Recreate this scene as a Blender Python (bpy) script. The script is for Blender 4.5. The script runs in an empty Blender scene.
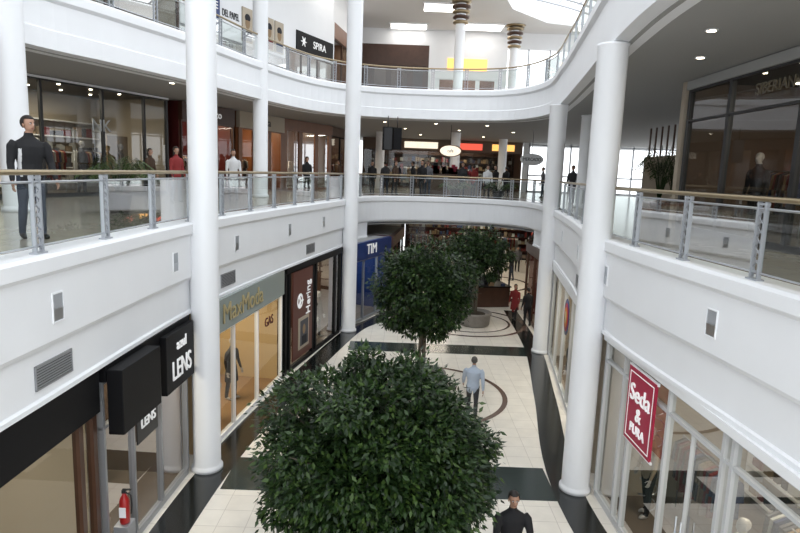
import bpy, bmesh, math, random
import numpy as np
from mathutils import Vector, Matrix
random.seed(7); rng=np.random.default_rng(7)
SC=bpy.context.scene
COL=SC.collection
# ---------------------------------------------------------------- materials
def mat(name,color,rough=.5,metal=0.0,emit=0.0,noise=0.0,scale=6.0,spec=None):
    m=bpy.data.materials.new(name); m.use_nodes=True
    nt=m.node_tree; b=nt.nodes['Principled BSDF']
    c=(color[0],color[1],color[2],1)
    b.inputs['Base Color'].default_value=c
    b.inputs['Roughness'].default_value=rough
    b.inputs['Metallic'].default_value=metal
    if spec is not None: b.inputs['Specular IOR Level'].default_value=spec
    if emit>0:
        b.inputs['Emission Color'].default_value=c
        b.inputs['Emission Strength'].default_value=emit
    if noise>0:
        tc=nt.nodes.new('ShaderNodeTexCoord'); n=nt.nodes.new('ShaderNodeTexNoise')
        n.inputs['Scale'].default_value=scale; n.inputs['Detail'].default_value=5
        r=nt.nodes.new('ShaderNodeMapRange')
        r.inputs['To Min'].default_value=1-noise; r.inputs['To Max'].default_value=1+noise*.6
        mx=nt.nodes.new('ShaderNodeVectorMath'); mx.operation='SCALE'
        mx.inputs[0].default_value=color[:3]
        nt.links.new(tc.outputs['Object'],n.inputs['Vector'])
        nt.links.new(n.outputs['Fac'],r.inputs['Value'])
        nt.links.new(r.outputs['Result'],mx.inputs['Scale'])
        nt.links.new(mx.outputs['Vector'],b.inputs['Base Color'])
    return m
def tile_mat(name,c1,c2,mortar,size=.6,rough=.18,msize=.008):
    m=bpy.data.materials.new(name); m.use_nodes=True
    nt=m.node_tree; b=nt.nodes['Principled BSDF']
    tc=nt.nodes.new('ShaderNodeTexCoord'); br=nt.nodes.new('ShaderNodeTexBrick')
    br.offset=0.0; br.squash=1.0
    br.inputs['Color1'].default_value=(*c1,1); br.inputs['Color2'].default_value=(*c2,1)
    br.inputs['Mortar'].default_value=(*mortar,1)
    br.inputs['Scale'].default_value=1.0
    br.inputs['Mortar Size'].default_value=msize
    br.inputs['Brick Width'].default_value=size; br.inputs['Row Height'].default_value=size
    n=nt.nodes.new('ShaderNodeTexNoise'); n.inputs['Scale'].default_value=3; n.inputs['Detail'].default_value=6
    mx=nt.nodes.new('ShaderNodeMixRGB'); mx.blend_type='MULTIPLY'; mx.inputs[0].default_value=.25
    nt.links.new(tc.outputs['Object'],br.inputs['Vector']); nt.links.new(tc.outputs['Object'],n.inputs['Vector'])
    nt.links.new(br.outputs['Color'],mx.inputs[1]); nt.links.new(n.outputs['Fac'],mx.inputs[2])
    nt.links.new(mx.outputs[0],b.inputs['Base Color'])
    b.inputs['Roughness'].default_value=rough
    return m
def glass_mat(name,tint=(.95,.97,.97),refl=(1,1,1),ior=1.45,base=0.03,k=.5):
    m=bpy.data.materials.new(name); m.use_nodes=True
    nt=m.node_tree; nt.nodes.clear()
    o=nt.nodes.new('ShaderNodeOutputMaterial'); mx=nt.nodes.new('ShaderNodeMixShader')
    t=nt.nodes.new('ShaderNodeBsdfTransparent'); g=nt.nodes.new('ShaderNodeBsdfGlossy')
    f=nt.nodes.new('ShaderNodeFresnel'); f.inputs['IOR'].default_value=ior
    ad=nt.nodes.new('ShaderNodeMath'); ad.operation='MULTIPLY_ADD'; ad.inputs[1].default_value=k; ad.inputs[2].default_value=base; ad.use_clamp=True
    t.inputs['Color'].default_value=(*tint,1); g.inputs['Color'].default_value=(*refl,1)
    g.inputs['Roughness'].default_value=0.02
    nt.links.new(f.outputs[0],ad.inputs[0]); nt.links.new(ad.outputs[0],mx.inputs[0])
    nt.links.new(t.outputs[0],mx.inputs[1]); nt.links.new(g.outputs[0],mx.inputs[2])
    nt.links.new(mx.outputs[0],o.inputs['Surface'])
    return m
WHITE=mat('white_plaster',(.80,.81,.83),.55,noise=.04,scale=1.5)
WHITEC=mat('column_paint',(.82,.83,.85),.4)
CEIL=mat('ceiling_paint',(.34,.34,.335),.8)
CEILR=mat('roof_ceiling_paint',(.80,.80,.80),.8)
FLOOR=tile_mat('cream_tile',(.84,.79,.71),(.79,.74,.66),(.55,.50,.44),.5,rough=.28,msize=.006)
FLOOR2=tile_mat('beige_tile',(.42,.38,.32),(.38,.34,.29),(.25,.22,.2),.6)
SHOPF=mat('shop_floor',(.20,.155,.12),.3,noise=.2,scale=3)
GREENM=mat('green_marble',(.022,.034,.031),.16,noise=.5,scale=6)
BLACKM=mat('black_marble',(.010,.012,.012),.16,noise=.4,scale=5)
RUST=mat('rust_marble',(.12,.075,.06),.2)
GLASS=glass_mat('rail_glass',(.76,.82,.80),base=.03,k=.5)
SGLASS=glass_mat('shop_glass',(.70,.73,.72),base=.03,k=.30)
DGLASS=glass_mat('dark_shop_glass',(.56,.59,.59),base=.06,k=.5)
BRASS=mat('brass_rail',(.34,.27,.17),.3,.8)
CHROME=mat('brushed_steel',(.50,.52,.55),.3,.9)
POST=mat('post_grey_paint',(.38,.40,.43),.4,.3)
DARK=mat('dark_grey',(.018,.018,.02),.45)
BLACK=mat('satin_black',(.004,.004,.005),.55,spec=.2)
GREYF=mat('aluminium_frame',(.36,.37,.39),.35,.5)
LIGHTF=mat('light_frame',(.50,.51,.52),.4)
WOOD=mat('brown_wood',(.065,.028,.016),.4,noise=.4,scale=4)
WOODL=mat('orange_wood',(.18,.07,.028),.4,noise=.3,scale=3)
RED=mat('red_banner',(.36,.008,.045),.5)
REDD=mat('dark_red',(.08,.01,.01),.5)
BLUE=mat('blue_sign',(.006,.03,.14),.4)
YEL=mat('yellow_wall',(.55,.40,.21),.6)
CREAM=mat('cream_wall',(.42,.36,.28),.6)
BROWNW=mat('brown_wall',(.13,.085,.06),.6)
LETW=mat('white_letters',(.75,.75,.75),.4,emit=.2)
LETN=mat('grey_letters',(.40,.42,.44),.4)
LETG=mat('gold_letters',(.46,.38,.20),.35,.2)
LETB=mat('bronze_letters',(.13,.11,.075),.35,.4)
SIGNG=mat('green_glass_sign',(.26,.30,.285),.2)
LAMP=mat('lamp_glow',(1,.86,.62),.5,emit=10)
LAMPW=mat('panel_glow',(1,.97,.92),.5,emit=2.5)
GLOWP=mat('backlit_poster',(.75,.68,.55),.4,emit=.7,noise=.5,scale=4)
GLOWR=mat('backlit_red_sign',(.6,.08,.05),.4,emit=.8)
GLOWA=mat('backlit_amber_sign',(.85,.45,.12),.4,emit=.8)
# ---------------------------------------------------------------- mesh builder
class MB:
    def __init__(s): s.v=[];s.f=[];s.m=[];s.sm=[];s.mats=[];s.M=None
    def mi(s,m):
        if m not in s.mats: s.mats.append(m)
        return s.mats.index(m)
    def add(s,vs,fs,m,smooth=False):
        o=len(s.v)
        for p in vs:
            p=Vector(p)
            if s.M is not None: p=s.M@p
            s.v.append(tuple(p))
        k=s.mi(m)
        for f in fs:
            s.f.append(tuple(i+o for i in f)); s.m.append(k); s.sm.append(smooth)
    def box(s,x0,x1,y0,y1,z0,z1,m):
        s.add([(x0,y0,z0),(x1,y0,z0),(x1,y1,z0),(x0,y1,z0),(x0,y0,z1),(x1,y0,z1),(x1,y1,z1),(x0,y1,z1)],
              [(0,3,2,1),(4,5,6,7),(0,1,5,4),(1,2,6,5),(2,3,7,6),(3,0,4,7)],m)
    def quad(s,a,b,c,d,m): s.add([a,b,c,d],[(0,1,2,3)],m)
    def lathe(s,cx,cy,prof,m,seg=32,smooth=True):
        vs=[];fs=[]
        for r,z in prof:
            for i in range(seg):
                a=2*math.pi*i/seg; vs.append((cx+r*math.cos(a),cy+r*math.sin(a),z))
        n=len(prof)
        for j in range(n-1):
            for i in range(seg):
                k=(i+1)%seg; fs.append((j*seg+i,j*seg+k,(j+1)*seg+k,(j+1)*seg+i))
        fs.append(tuple(range(seg-1,-1,-1))); fs.append(tuple((n-1)*seg+i for i in range(seg)))
        s.add(vs,fs,m,smooth)
    def tube(s,pts,rad,m,seg=8,smooth=True):
        pts=[Vector(p) for p in pts]
        if not hasattr(rad,'__len__'): rad=[rad]*len(pts)
        vs=[];fs=[];n=len(pts); up=None
        for j,p in enumerate(pts):
            t=(pts[min(j+1,n-1)]-pts[max(j-1,0)])
            if t.length<1e-9: t=Vector((0,0,1))
            t.normalize()
            if up is None:
                up=Vector((1,0,0)) if abs(t.x)<.9 else Vector((0,1,0))
            a=t.cross(up).normalized(); b=a.cross(t).normalized(); up=b
            for i in range(seg):
                w=2*math.pi*i/seg; vs.append(p+(a*math.cos(w)+b*math.sin(w))*rad[j])
        for j in range(n-1):
            for i in range(seg):
                k=(i+1)%seg; fs.append((j*seg+i,j*seg+k,(j+1)*seg+k,(j+1)*seg+i))
        fs.append(tuple(range(seg-1,-1,-1))); fs.append(tuple((n-1)*seg+i for i in range(seg)))
        s.add(vs,fs,m,smooth)
    def loft(s,rings,m,seg=16):
        vs=[];fs=[]
        for c,rx,ry in rings:
            for i in range(seg):
                w=2*math.pi*i/seg; vs.append((c[0]+rx*math.cos(w),c[1]+ry*math.sin(w),c[2]))
        n=len(rings)
        for j in range(n-1):
            for i in range(seg):
                k=(i+1)%seg; fs.append((j*seg+i,j*seg+k,(j+1)*seg+k,(j+1)*seg+i))
        fs.append(tuple(range(seg-1,-1,-1))); fs.append(tuple((n-1)*seg+i for i in range(seg)))
        s.add(vs,fs,m,True)
    def ell(s,c,ax,m,seg=14,rings=9,cond=None):
        c=Vector(c); ax=[Vector(a) for a in ax]; vs=[];fs=[]
        loc=[]
        for j in range(rings+1):
            th=math.pi*j/rings
            for i in range(seg):
                ph=2*math.pi*i/seg
                l=(math.sin(th)*math.cos(ph),math.sin(th)*math.sin(ph),math.cos(th)); loc.append(l)
                vs.append(c+ax[0]*l[0]+ax[1]*l[1]+ax[2]*l[2])
        for j in range(rings):
            for i in range(seg):
                k=(i+1)%seg; q=(j*seg+i,(j+1)*seg+i,(j+1)*seg+k,j*seg+k)
                if cond:
                    ctr=[sum(loc[w][d] for w in q)/4 for d in range(3)]
                    if not cond(ctr): continue
                fs.append(q)
        s.add(vs,fs,m,True)
    def sweep(s,path,prof,m,closed_prof=True,smooth=False):
        n=len(path);vs=[];fs=[];k=len(prof)
        for j,(x,y) in enumerate(path):
            nx,ny=rnorm(path,j)
            for a,z in prof: vs.append((x+nx*a,y+ny*a,z))
        for j in range(n-1):
            for i in range(k if closed_prof else k-1):
                q=(i+1)%k; fs.append((j*k+i,(j+1)*k+i,(j+1)*k+q,j*k+q))
        if closed_prof:
            fs.append(tuple(range(k))); fs.append(tuple((n-1)*k+i for i in range(k-1,-1,-1)))
        s.add(vs,fs,m,smooth)
    def obj(s,name,parent=None,loc=(0,0,0),rotz=0,recalc=True,bevel=0):
        me=bpy.data.meshes.new(name); me.from_pydata(s.v,[],s.f)
        for m in s.mats: me.materials.append(m)
        me.polygons.foreach_set('material_index',s.m); me.polygons.foreach_set('use_smooth',s.sm)
        if recalc:
            bm=bmesh.new(); bm.from_mesh(me); bmesh.ops.recalc_face_normals(bm,faces=bm.faces); bm.to_mesh(me); bm.free()
        me.update()
        o=bpy.data.objects.new(name,me); COL.objects.link(o)
        o.location=loc; o.rotation_euler=(0,0,rotz)
        if parent: o.parent=parent
        if bevel:
            b=o.modifiers.new('bevel','BEVEL'); b.width=bevel; b.segments=2; b.limit_method='ANGLE'
        return o
def empty(name,loc=(0,0,0),rotz=0,parent=None):
    e=bpy.data.objects.new(name,None); COL.objects.link(e); e.location=loc; e.rotation_euler=(0,0,rotz); e.empty_display_size=.2
    if parent: e.parent=parent
    return e
def rnorm(path,j):
    a=path[max(j-1,0)];b=path[min(j+1,len(path)-1)]
    tx,ty=b[0]-a[0],b[1]-a[1]; l=math.hypot(tx,ty) or 1
    return ty/l,-tx/l
def smooth(pts,per=8):
    out=[]
    n=len(pts)
    for i in range(n-1):
        p0=pts[max(i-1,0)];p1=pts[i];p2=pts[i+1];p3=pts[min(i+2,n-1)]
        for k in range(per):
            t=k/per
            out.append(tuple(.5*(2*p1[d]+(p2[d]-p0[d])*t+(2*p0[d]-5*p1[d]+4*p2[d]-p3[d])*t*t+(3*p1[d]-p0[d]-3*p2[d]+p3[d])*t**3) for d in (0,1)))
    out.append(tuple(pts[-1])); return out
def resample(path,step):
    d=[0]
    for a,b in zip(path,path[1:]): d.append(d[-1]+math.hypot(b[0]-a[0],b[1]-a[1]))
    n=max(1,round(d[-1]/step)); out=[];j=0
    for i in range(n+1):
        t=d[-1]*i/n
        while j<len(d)-2 and d[j+1]<t: j+=1
        u=(t-d[j])/((d[j+1]-d[j]) or 1)
        out.append((path[j][0]+(path[j+1][0]-path[j][0])*u,path[j][1]+(path[j+1][1]-path[j][1])*u))
    return out
def offset(path,n): 
    return [(p[0]+rnorm(path,j)[0]*n,p[1]+rnorm(path,j)[1]*n) for j,p in enumerate(path)]
def at_y(path,Y,side):
    rngj=range(len(path)-1) if side=='L' else range(len(path)-2,-1,-1)
    for j in rngj:
        a,b=path[j],path[j+1]
        lo,hi=min(a[1],b[1]),max(a[1],b[1])
        if lo<=Y<=hi and hi>lo:
            t=(Y-a[1])/(b[1]-a[1]); x=a[0]+(b[0]-a[0])*t
            ang=math.atan2(b[1]-a[1],b[0]-a[0]); return x,Y,ang
    return None
def text(s,x,y,z,size,m,parent,name='lettering',rot=(math.pi/2,0,0),ext=.01,align='CENTER',sx=1):
    cu=bpy.data.curves.new(name,'FONT'); cu.body=s; cu.size=size; cu.extrude=ext; cu.align_x=align; cu.align_y='CENTER'
    cu.materials.append(m)
    o=bpy.data.objects.new(name,cu); COL.objects.link(o); o.location=(x,y,z); o.rotation_euler=rot; o.scale=(sx,1,1)
    if parent: o.parent=parent
    return o
def area(parent,x,y,z,sx,sy,power,col=(1,.9,.75),name='ceiling_panel_light',rot=(0,0,0)):
    l=bpy.data.lights.new(name,'AREA'); l.shape='RECTANGLE'; l.size=sx; l.size_y=sy; l.energy=power; l.color=col
    o=bpy.data.objects.new(name,l); COL.objects.link(o); o.location=(x,y,z); o.rotation_euler=rot
    if parent: o.parent=parent
    return o
# ---------------------------------------------------------------- layout paths
Z2=5.0; Z3=9.82; ZR=16.0; SOF=8.52
L2=smooth([(-4.45,-4),(-4.35,1),(-4.15,6),(-4.02,11.5),(-3.4,16),(-2.2,22.3),(-1.6,25.6),(0,27.1),(2.2,27.5),(4.4,27),(5.5,25),(5.3,21),(4.6,16),(3.85,11.2),(4.1,6),(4.3,1),(4.4,-4)])
L3=smooth([(-10,-4),(-9.4,6),(-8.35,12.8),(-7.4,15.6),(-6.3,18.8),(-5.3,22.6),(-3.8,26.3),(-1.5,28.0),(2,28.2),(4.6,27.2),(5.6,24.5),(5.2,20.5),(4.5,16),(3.7,11),(3.4,8),(3.4,4),(3.6,-4)])
L2left=[p for p in L2[:len(L2)//2] if p[1]<26.2 and p[0]<-1.4]
L2right=[p for p in L2[len(L2)//2:] if p[1]<25.2]
def slab(name,loop,z,outer,m,thick=.05):
    pts=[*outer]+list(reversed(loop))
    bm=bmesh.new(); vs=[bm.verts.new((p[0],p[1],z)) for p in pts]; f=bm.faces.new(vs)
    bmesh.ops.triangulate(bm,faces=[f])
    g=bmesh.ops.extrude_face_region(bm,geom=list(bm.faces))
    for v in g['geom']:
        if isinstance(v,bmesh.types.BMVert): v.co.z-=thick
    bmesh.ops.recalc_face_normals(bm,faces=bm.faces)
    me=bpy.data.meshes.new(name); bm.to_mesh(me); bm.free(); me.materials.append(m)
    o=bpy.data.objects.new(name,me); COL.objects.link(o); return o
OUT=[(-20,-4),(-20,50),(20,50),(20,-4)]
b=MB(); b.box(-20,20,-4,50,-.2,0,FLOOR); b.obj('floor')
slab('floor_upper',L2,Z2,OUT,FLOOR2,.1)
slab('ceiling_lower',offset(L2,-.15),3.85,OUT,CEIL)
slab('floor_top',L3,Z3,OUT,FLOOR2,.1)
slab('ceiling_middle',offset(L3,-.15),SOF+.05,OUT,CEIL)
SKY=[(-6,-4),(-6,20),(-4,27),(-1,31),(3,32.2),(5,34.5),(6.2,38),(9,41),(16,43),(16,-4)]
slab('ceiling_roof',SKY,ZR+.2,OUT,CEILR,.2)
b=MB()
zz=lambda x:ZR+.3+2.2*math.sin(math.pi*(x+6)/22)
for i in range(0,34):
    y=-4+i*1.45
    b.tube([(x,y,zz(x)) for x in np.linspace(-6,16,14)],.07,GREYF,6)
for x in np.linspace(-6,16,20): b.tube([(x,-4,zz(x)),(x,43.5,zz(x))],.05,GREYF,6)
b.obj('ceiling_skylight_frame')
b=MB()
for (x,y,sx,sy) in [(-1,35.5,2.6,1.5),(2.2,38,2.6,1.6),(5.0,42.5,2.6,1.6),(-4,33,2,1.5),(0,43,2.4,1.4)]:
    b.box(x-sx/2-.12,x+sx/2+.12,y-sy/2-.12,y+sy/2+.12,ZR-.08,ZR+.0,WHITEC)
    b.box(x-sx/2,x+sx/2,y-sy/2,y+sy/2,ZR-.1,ZR-.07,LAMPW)
b.obj('roof_light_coffers')
# ---------------------------------------------------------------- fascias
b=MB(); b.sweep(L2,[(-.35,5.06),(.07,5.06),(.11,5.02),(.11,4.86),(.05,4.80),(.05,4.02),(.0,3.95),(-.35,3.84)],WHITE); b.obj('trim_1')
for i,pp in enumerate((L2left,L2right)):
    b=MB(); b.sweep(pp,[(-.35,3.95),(-.04,3.95),(-.04,3.36),(.0,3.34),(.0,3.28),(-.35,3.28)],WHITE); b.obj('trim_%d'%(i+2))
b=MB(); b.sweep(L3,[(-.35,Z3+.06),(.10,Z3+.06),(.14,Z3),(.14,Z3-.18),(.05,Z3-.25),(.05,Z3-.82),(.09,Z3-.86),(.09,SOF+.04),(-.4,SOF-.02)],WHITE); b.obj('trim_4')
def nich(path,side,Ys,z=4.40):
    b=MB()
    for Y in Ys:
        x,y,a=at_y(path,Y,side)
        b.M=Matrix.Translation((x,y,0))@Matrix.Rotation(a,4,'Z')
        w=.10;h=.165;d=-.05;t=.018
        b.box(-w-t,w+t,d-.014,d+.01,z-h-t,z-h,WHITEC); b.box(-w-t,w+t,d-.014,d+.01,z+h,z+h+t,WHITEC)
        b.box(-w-t,-w,d-.014,d+.01,z-h,z+h,WHITEC); b.box(w,w+t,d-.014,d+.01,z-h,z+h,WHITEC)
        b.box(-w,w,d-.006,d-.001,z-h*.1,z+h,POST)
        b.add([(-w,d-.006,z-h),(w,d-.006,z-h),(w,d-.012,z-h*.1),(-w,d-.012,z-h*.1)],[(0,1,2,3)],CHROME)
    b.M=None
    return b.obj('wall_light')
nich(L2,'L',[3.6,7.0,10.6,13.6,17,20]); nich(L2,'R',[4,7.4,10.9,14.2,18])
def vents(path,side,Ys,z=3.62):
    b=MB()
    for Y in Ys:
        x,y,a=at_y(path,Y,side)
        b.M=Matrix.Translation((x,y,0))@Matrix.Rotation(a,4,'Z')
        w=.38;h=.15;d=.04
        b.box(-w,w,d-.02,d+.02,z-h,z-h+.02,GREYF);b.box(-w,w,d-.02,d+.02,z+h-.02,z+h,GREYF)
        b.box(-w,-w+.02,d-.02,d+.02,z-h,z+h,GREYF);b.box(w-.02,w,d-.02,d+.02,z-h,z+h,GREYF)
        b.box(-w,w,d-.004,d-.001,z-h,z+h,DARK)
        for k in range(8):
            q=z-h+.03+k*.033
            b.box(-w,w,d-.016,d-.006,q,q+.018,GREYF)
    b.M=None; return b.obj('air_vent')
vents(L2,'L',[7.0,13.3,19]); vents(L2,'R',[14.5])
# ---------------------------------------------------------------- columns
def column(x,y,z0,z1,r=.3,cap=False):
    b=MB(); prof=[(r+.04,z0),(r+.04,z0+.08),(r+.01,z0+.11),(r,z0+.14),(r,z1-.06),(r+.015,z1-.04),(r+.015,z1)]
    b.lathe(x,y,prof,WHITEC,40)
    if cap:
        for k in range(5):
            z=z1-1.45+k*.28
            b.lathe(x,y,[(r+.04,z),(r+.16+.03*k,z+.05),(r+.16+.03*k,z+.15),(r+.04,z+.2)],WOOD if k%2 else BRASS,32)
        b.lathe(x,y,[(r+.3,z1-.1),(r+.42,z1)],BRASS,32)
    return b.obj('column')
column(-3.80,11.5,0,ZR,.27); column(-1.92,22.5,0,ZR,.28)
column(-8.3,13.0,Z2,ZR,.29); column(-5.35,22.7,Z2,ZR,.27)
column(3.66,11.2,0,SOF,.27); column(5.1,20.6,0,SOF,.29)
column(3.0,36,Z2,SOF,.28); column(6.6,41,Z2,SOF,.28); column(-1.5,38,Z2,SOF,.28)
column(2.95,36,Z3,ZR,.28,True); column(7.1,42,Z3,ZR,.28,True)
column(7.0,23.5,Z2,SOF,.28)
# ---------------------------------------------------------------- railings
def railing(path,z,name='glass_railing',step=1.55):
    e=empty(name)
    pts=resample(path,step)
    fine=path
    b=MB()
    b.tube([(p[0],p[1],z+.93) for p in fine],.032,BRASS,10)
    b.obj('handrail',e)
    b=MB()
    b.tube([(p[0],p[1],z+.82) for p in fine],.016,CHROME,6)
    b.tube([(p[0],p[1],z+.09) for p in fine],.012,CHROME,6)
    b.obj('rails',e)
    b=MB()
    for j,(x,y) in enumerate(pts):
        nx,ny=rnorm(pts,j)
        tx,ty=-ny,nx; ang=math.atan2(ty,tx)
        b.M=Matrix.Translation((x,y,z))@Matrix.Rotation(ang,4,'Z')
        for sx in (-.065,.065):
            b.box(sx-.012,sx+.012,-.025,.025,.0,.9,POST)
        for k in range(7):
            z0=.04+k*.115
            b.tube([(-.06,0,z0),(.06,0,z0+.115)],.008,POST,4); b.tube([(.06,0,z0),(-.06,0,z0+.115)],.008,POST,4)
        b.box(-.1,.1,-.05,.05,0,.02,POST)
        b.box(-.09,.09,-.02,.02,.86,.885,POST)
    b.M=None
    b.obj('posts',e)
    b=MB()
    for p,q in zip(pts,pts[1:]):
        p=Vector(p);q=Vector(q);d=(q-p).normalized(); a=p+d*.10;c=q-d*.10
        b.quad((a.x,a.y,z+.10),(c.x,c.y,z+.10),(c.x,c.y,z+.80),(a.x,a.y,z+.80),GLASS)
    b.obj('glass',e)
    return e
railing(offset(L2,-.05),5.06)
railing(offset(L3,-.05),Z3+.06)
# ---------------------------------------------------------------- floor inlays
LB=smooth([(-4.3,-4),(-4.2,6),(-4.05,11.5),(-3.45,16),(-2.25,22.3),(-1.4,24.4),(-.5,26.8),(.0,31),(0,44)])
RB=smooth([(5.6,27),(5.35,21),(4.65,16),(3.95,11.2),(4.2,6),(4.4,-4)])
b=MB()
def ribbon(b,path,n0,n1,z,m): b.sweep(path,[(n0,z-.003),(n0,z),(n1,z),(n1,z-.003)],m)
ribbon(b,LB,.1,.75,.006,BLACKM); ribbon(b,RB,.15,.75,.006,BLACKM)
b.box(-3.3,-1.2,10.7,12.0,.001,.004,GREENM); b.box(1.55,3.2,10.7,12.0,.001,.004,GREENM)
b.box(-1.2,1.55,10.7,10.95,.001,.004,GREENM); b.box(-1.2,1.55,11.75,12.0,.001,.004,GREENM)
b.box(-1.7,4.6,20.0,21.1,.001,.004,GREENM)
b.box(-.3,6.5,29,29.8,.001,.004,GREENM)
for cx,cy,r,w in [(.75,16.2,2.25,.14),(3.0,24.6,2.2,.16),(3.0,24.6,1.6,.1),(4.8,34,2.5,.2)]:
    vs=[];fs=[];n=64
    for i in range(n):
        a=2*math.pi*i/n
        vs+= [(cx+r*math.cos(a),cy+r*math.sin(a),.008),(cx+(r+w)*math.cos(a),cy+(r+w)*math.sin(a),.008)]
    for i in range(n):
        k=(i+1)%n; fs.append((2*i,2*i+1,2*k+1,2*k))
    b.add(vs,fs,RUST)
b.obj('floor_inlay')
# ---------------------------------------------------------------- shops
GC=[mat('cloth_%d'%i,c,.85) for i,c in enumerate([(.015,.015,.02),(.36,.36,.34),(.16,.02,.02),(.03,.045,.10),(.20,.15,.10),(.08,.08,.09),(.28,.19,.11),(.06,.035,.025)])]
def garment(b,x,y,z,m,w=.2,l=.8,t=.05):
    pts=[(0,-.04,0),(0,-w,-.07),(0,-w*1.15,-.4),(0,-w*.8,-.4),(0,-w*.85,-l),(0,w*.85,-l),(0,w*.8,-.4),(0,w*1.15,-.4),(0,w,-.07),(0,.04,0)]
    n=len(pts); vs=[(x-t/2,y+p[1],z+p[2]) for p in pts]+[(x+t/2,y+p[1],z+p[2]) for p in pts]
    fs=[tuple(range(n)),tuple(range(2*n-1,n-1,-1))]+[(i,i+n,(i+1)%n+n,(i+1)%n) for i in range(n)]
    b.add(vs,fs,m)
def rack(b,x0,x1,y,z,m=CHROME):
    b.tube([(x0,y,z),(x0,y,z+1.45),(x1,y,z+1.45),(x1,y,z)],.015,m,6)
    x=x0+.1
    while x<x1-.08:
        garment(b,x,y,z+1.42,random.choice(GC),l=random.uniform(.6,.95)); x+=random.uniform(.07,.12)
def shelves(b,x0,x1,y,z0,z1,m,n=4,stuff=True):
    b.box(x0,x0+.03,y-.35,y,z0,z1,m); b.box(x1-.03,x1,y-.35,y,z0,z1,m)
    for k in range(n+1):
        z=z0+(z1-z0)*k/n; b.box(x0,x1,y-.35,y,z-.02,z+.02,m)
        if stuff and k<n:
            x=x0+.1
            while x<x1-.25:
                w=random.uniform(.1,.28); h=random.uniform(.08,(z1-z0)/n*.7)
                b.box(x,x+w,y-.3,y-.08,z+.021,z+.021+h,random.choice(GC)); x+=w+random.uniform(.02,.1)
def shop(p0,p1,z0,h,depth=3.5,wall=CREAM,fl=SHOPF,frame=GREYF,divs=None,transom=None,base=.12,signh=0,signm=None,
         power=60,lcol=(1,.88,.7),glass=SGLASS,goods='clothes',fw=.05,door=None,ceilm=CEIL,name='shop_front',shelfm=None):
    p0=Vector(p0);p1=Vector(p1);L=(p1-p0).length; ang=math.atan2(p1.y-p0.y,p1.x-p0.x)
    e=empty(name,(p0.x,p0.y,z0),ang)
    gh=h-signh
    b=MB()
    xs=[0]+(divs if divs else [L/3,2*L/3])+[L]
    b.box(0,L,0,.10,0,base,frame if base<.2 else wall)
    b.box(0,L,-.02,.08,gh-.05,gh,frame)
    for i,x in enumerate(xs):
        a=x-fw/2 if 0<i<len(xs)-1 else (x if i==0 else x-fw)
        b.box(a,a+fw,-.02,.08,base,gh-.05,frame)
    if transom: b.box(0,L,-.015,.07,transom,transom+.05,frame)
    if signh>0: b.box(0,L,-.08,.12,gh,h,signm or frame)
    if door:
        b.tube([(door,-.06,.8),(door,-.06,1.5)],.015,CHROME,6)
        b.tube([(door+.14,-.06,.8),(door+.14,-.06,1.5)],.015,CHROME,6)
        b.box(door+.06,door+.08,-.015,.05,base,transom or gh,frame)
    b.obj('frame',e)
    b=MB(); b.quad((0,.03,base),(L,.03,base),(L,.03,gh-.05),(0,.03,gh-.05),glass); b.obj('glazing',e)
    b=MB()
    b.box(0,L,depth,depth+.05,0,h,wall); b.box(-.0,.05,.12,depth,0,h,wall); b.box(L-.05,L,.12,depth,0,h,wall)
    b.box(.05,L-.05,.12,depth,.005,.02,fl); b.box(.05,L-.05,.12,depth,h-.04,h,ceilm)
    for i in range(max(1,int(L/1.2))):
        x=.6+i*1.2
        for y in (.7,depth*.6):
            if x<L-.2: b.lathe(x,y,[(.05,h-.065),(.05,h-.041)],LAMP,12)
    b.obj('interior',e)
    b=MB(); sm=shelfm or WHITEC
    if goods=='clothes':
        shelves(b,.2,L-.2,depth-.02,.3,min(2.5,h-.5),sm,4)
        n=max(1,int(L/2))
        for i in range(n):
            x0=.4+i*(L-.6)/n; rack(b,x0,x0+(L-.6)/n*.7,depth*.5+random.uniform(-.3,.3),.02)
    elif goods=='shelf':
        shelves(b,.2,L-.2,depth-.02,.3,min(2.6,h-.4),sm,6)
        b.box(L*.25,L*.75,depth*.45,depth*.45+.5,.02,.95,frame)
        b.box(L*.22,L*.78,depth*.43,depth*.45+.55,.95,.99,WHITEC)
    if goods: b.obj('fittings',e)
    if power>0:
        area(e,L/2,depth*.45,h-.1,L*.5,.35,power,lcol)
    return e,L
# --- ground floor, left side (near -> far)
eA,LA=shop((-4.32,1.6),(-4.22,8.0),0,3.28,3.5,CREAM,fl=CREAM,divs=[2.2,4.2,6.0],frame=WOOD,fw=.10,signh=.62,signm=BLACK,power=60,goods='shelf')
eB,LBn=shop((-4.2,8.15),(-4.1,11.25),0,3.28,3.2,BROWNW,divs=[.9,1.9],frame=GREYF,signh=.25,signm=BLACK,power=60,goods='shelf',transom=2.3)
b=MB(); b.box(.0,1.25,-.32,-.09,2.25,3.22,BLACK); b.box(1.75,3.0,-.2,-.09,2.15,3.2,BLACK); b.obj('sign_box',eB,bevel=.01)
text('LENS',2.38,-.215,2.50,.50,LETW,eB,sx=.78); text('azul',2.38,-.215,2.95,.28,LETW,eB)
b=MB(); b.box(1.0,1.75,-.02,.0,1.6,2.2,DARK); b.obj('window_panel',eB); text('LENS',1.38,-.03,1.9,.24,LETW,eB)
eC,LC=shop((-3.98,12.0),(-3.36,16.85),0,3.28,3.5,YEL,fl=mat('warm_floor',(.28,.17,.09),.3),divs=[1.5,3.0],frame=WHITEC,signh=.72,signm=SIGNG,power=80,lcol=(1,.82,.58),goods='clothes')
text('MaxModa',1.9,-.1,2.92,.62,LETG,eC)
text('GAS',3.9,.02,2.0,.35,REDD,eC)
eD,LD=shop((-3.32,17.1),(-2.22,22.2),0,3.28,3.5,WOOD,divs=[.35,2.3,2.6,4.6],frame=BLACK,fw=.12,signh=.18,signm=BLACK,power=90,goods='clothes')
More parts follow.
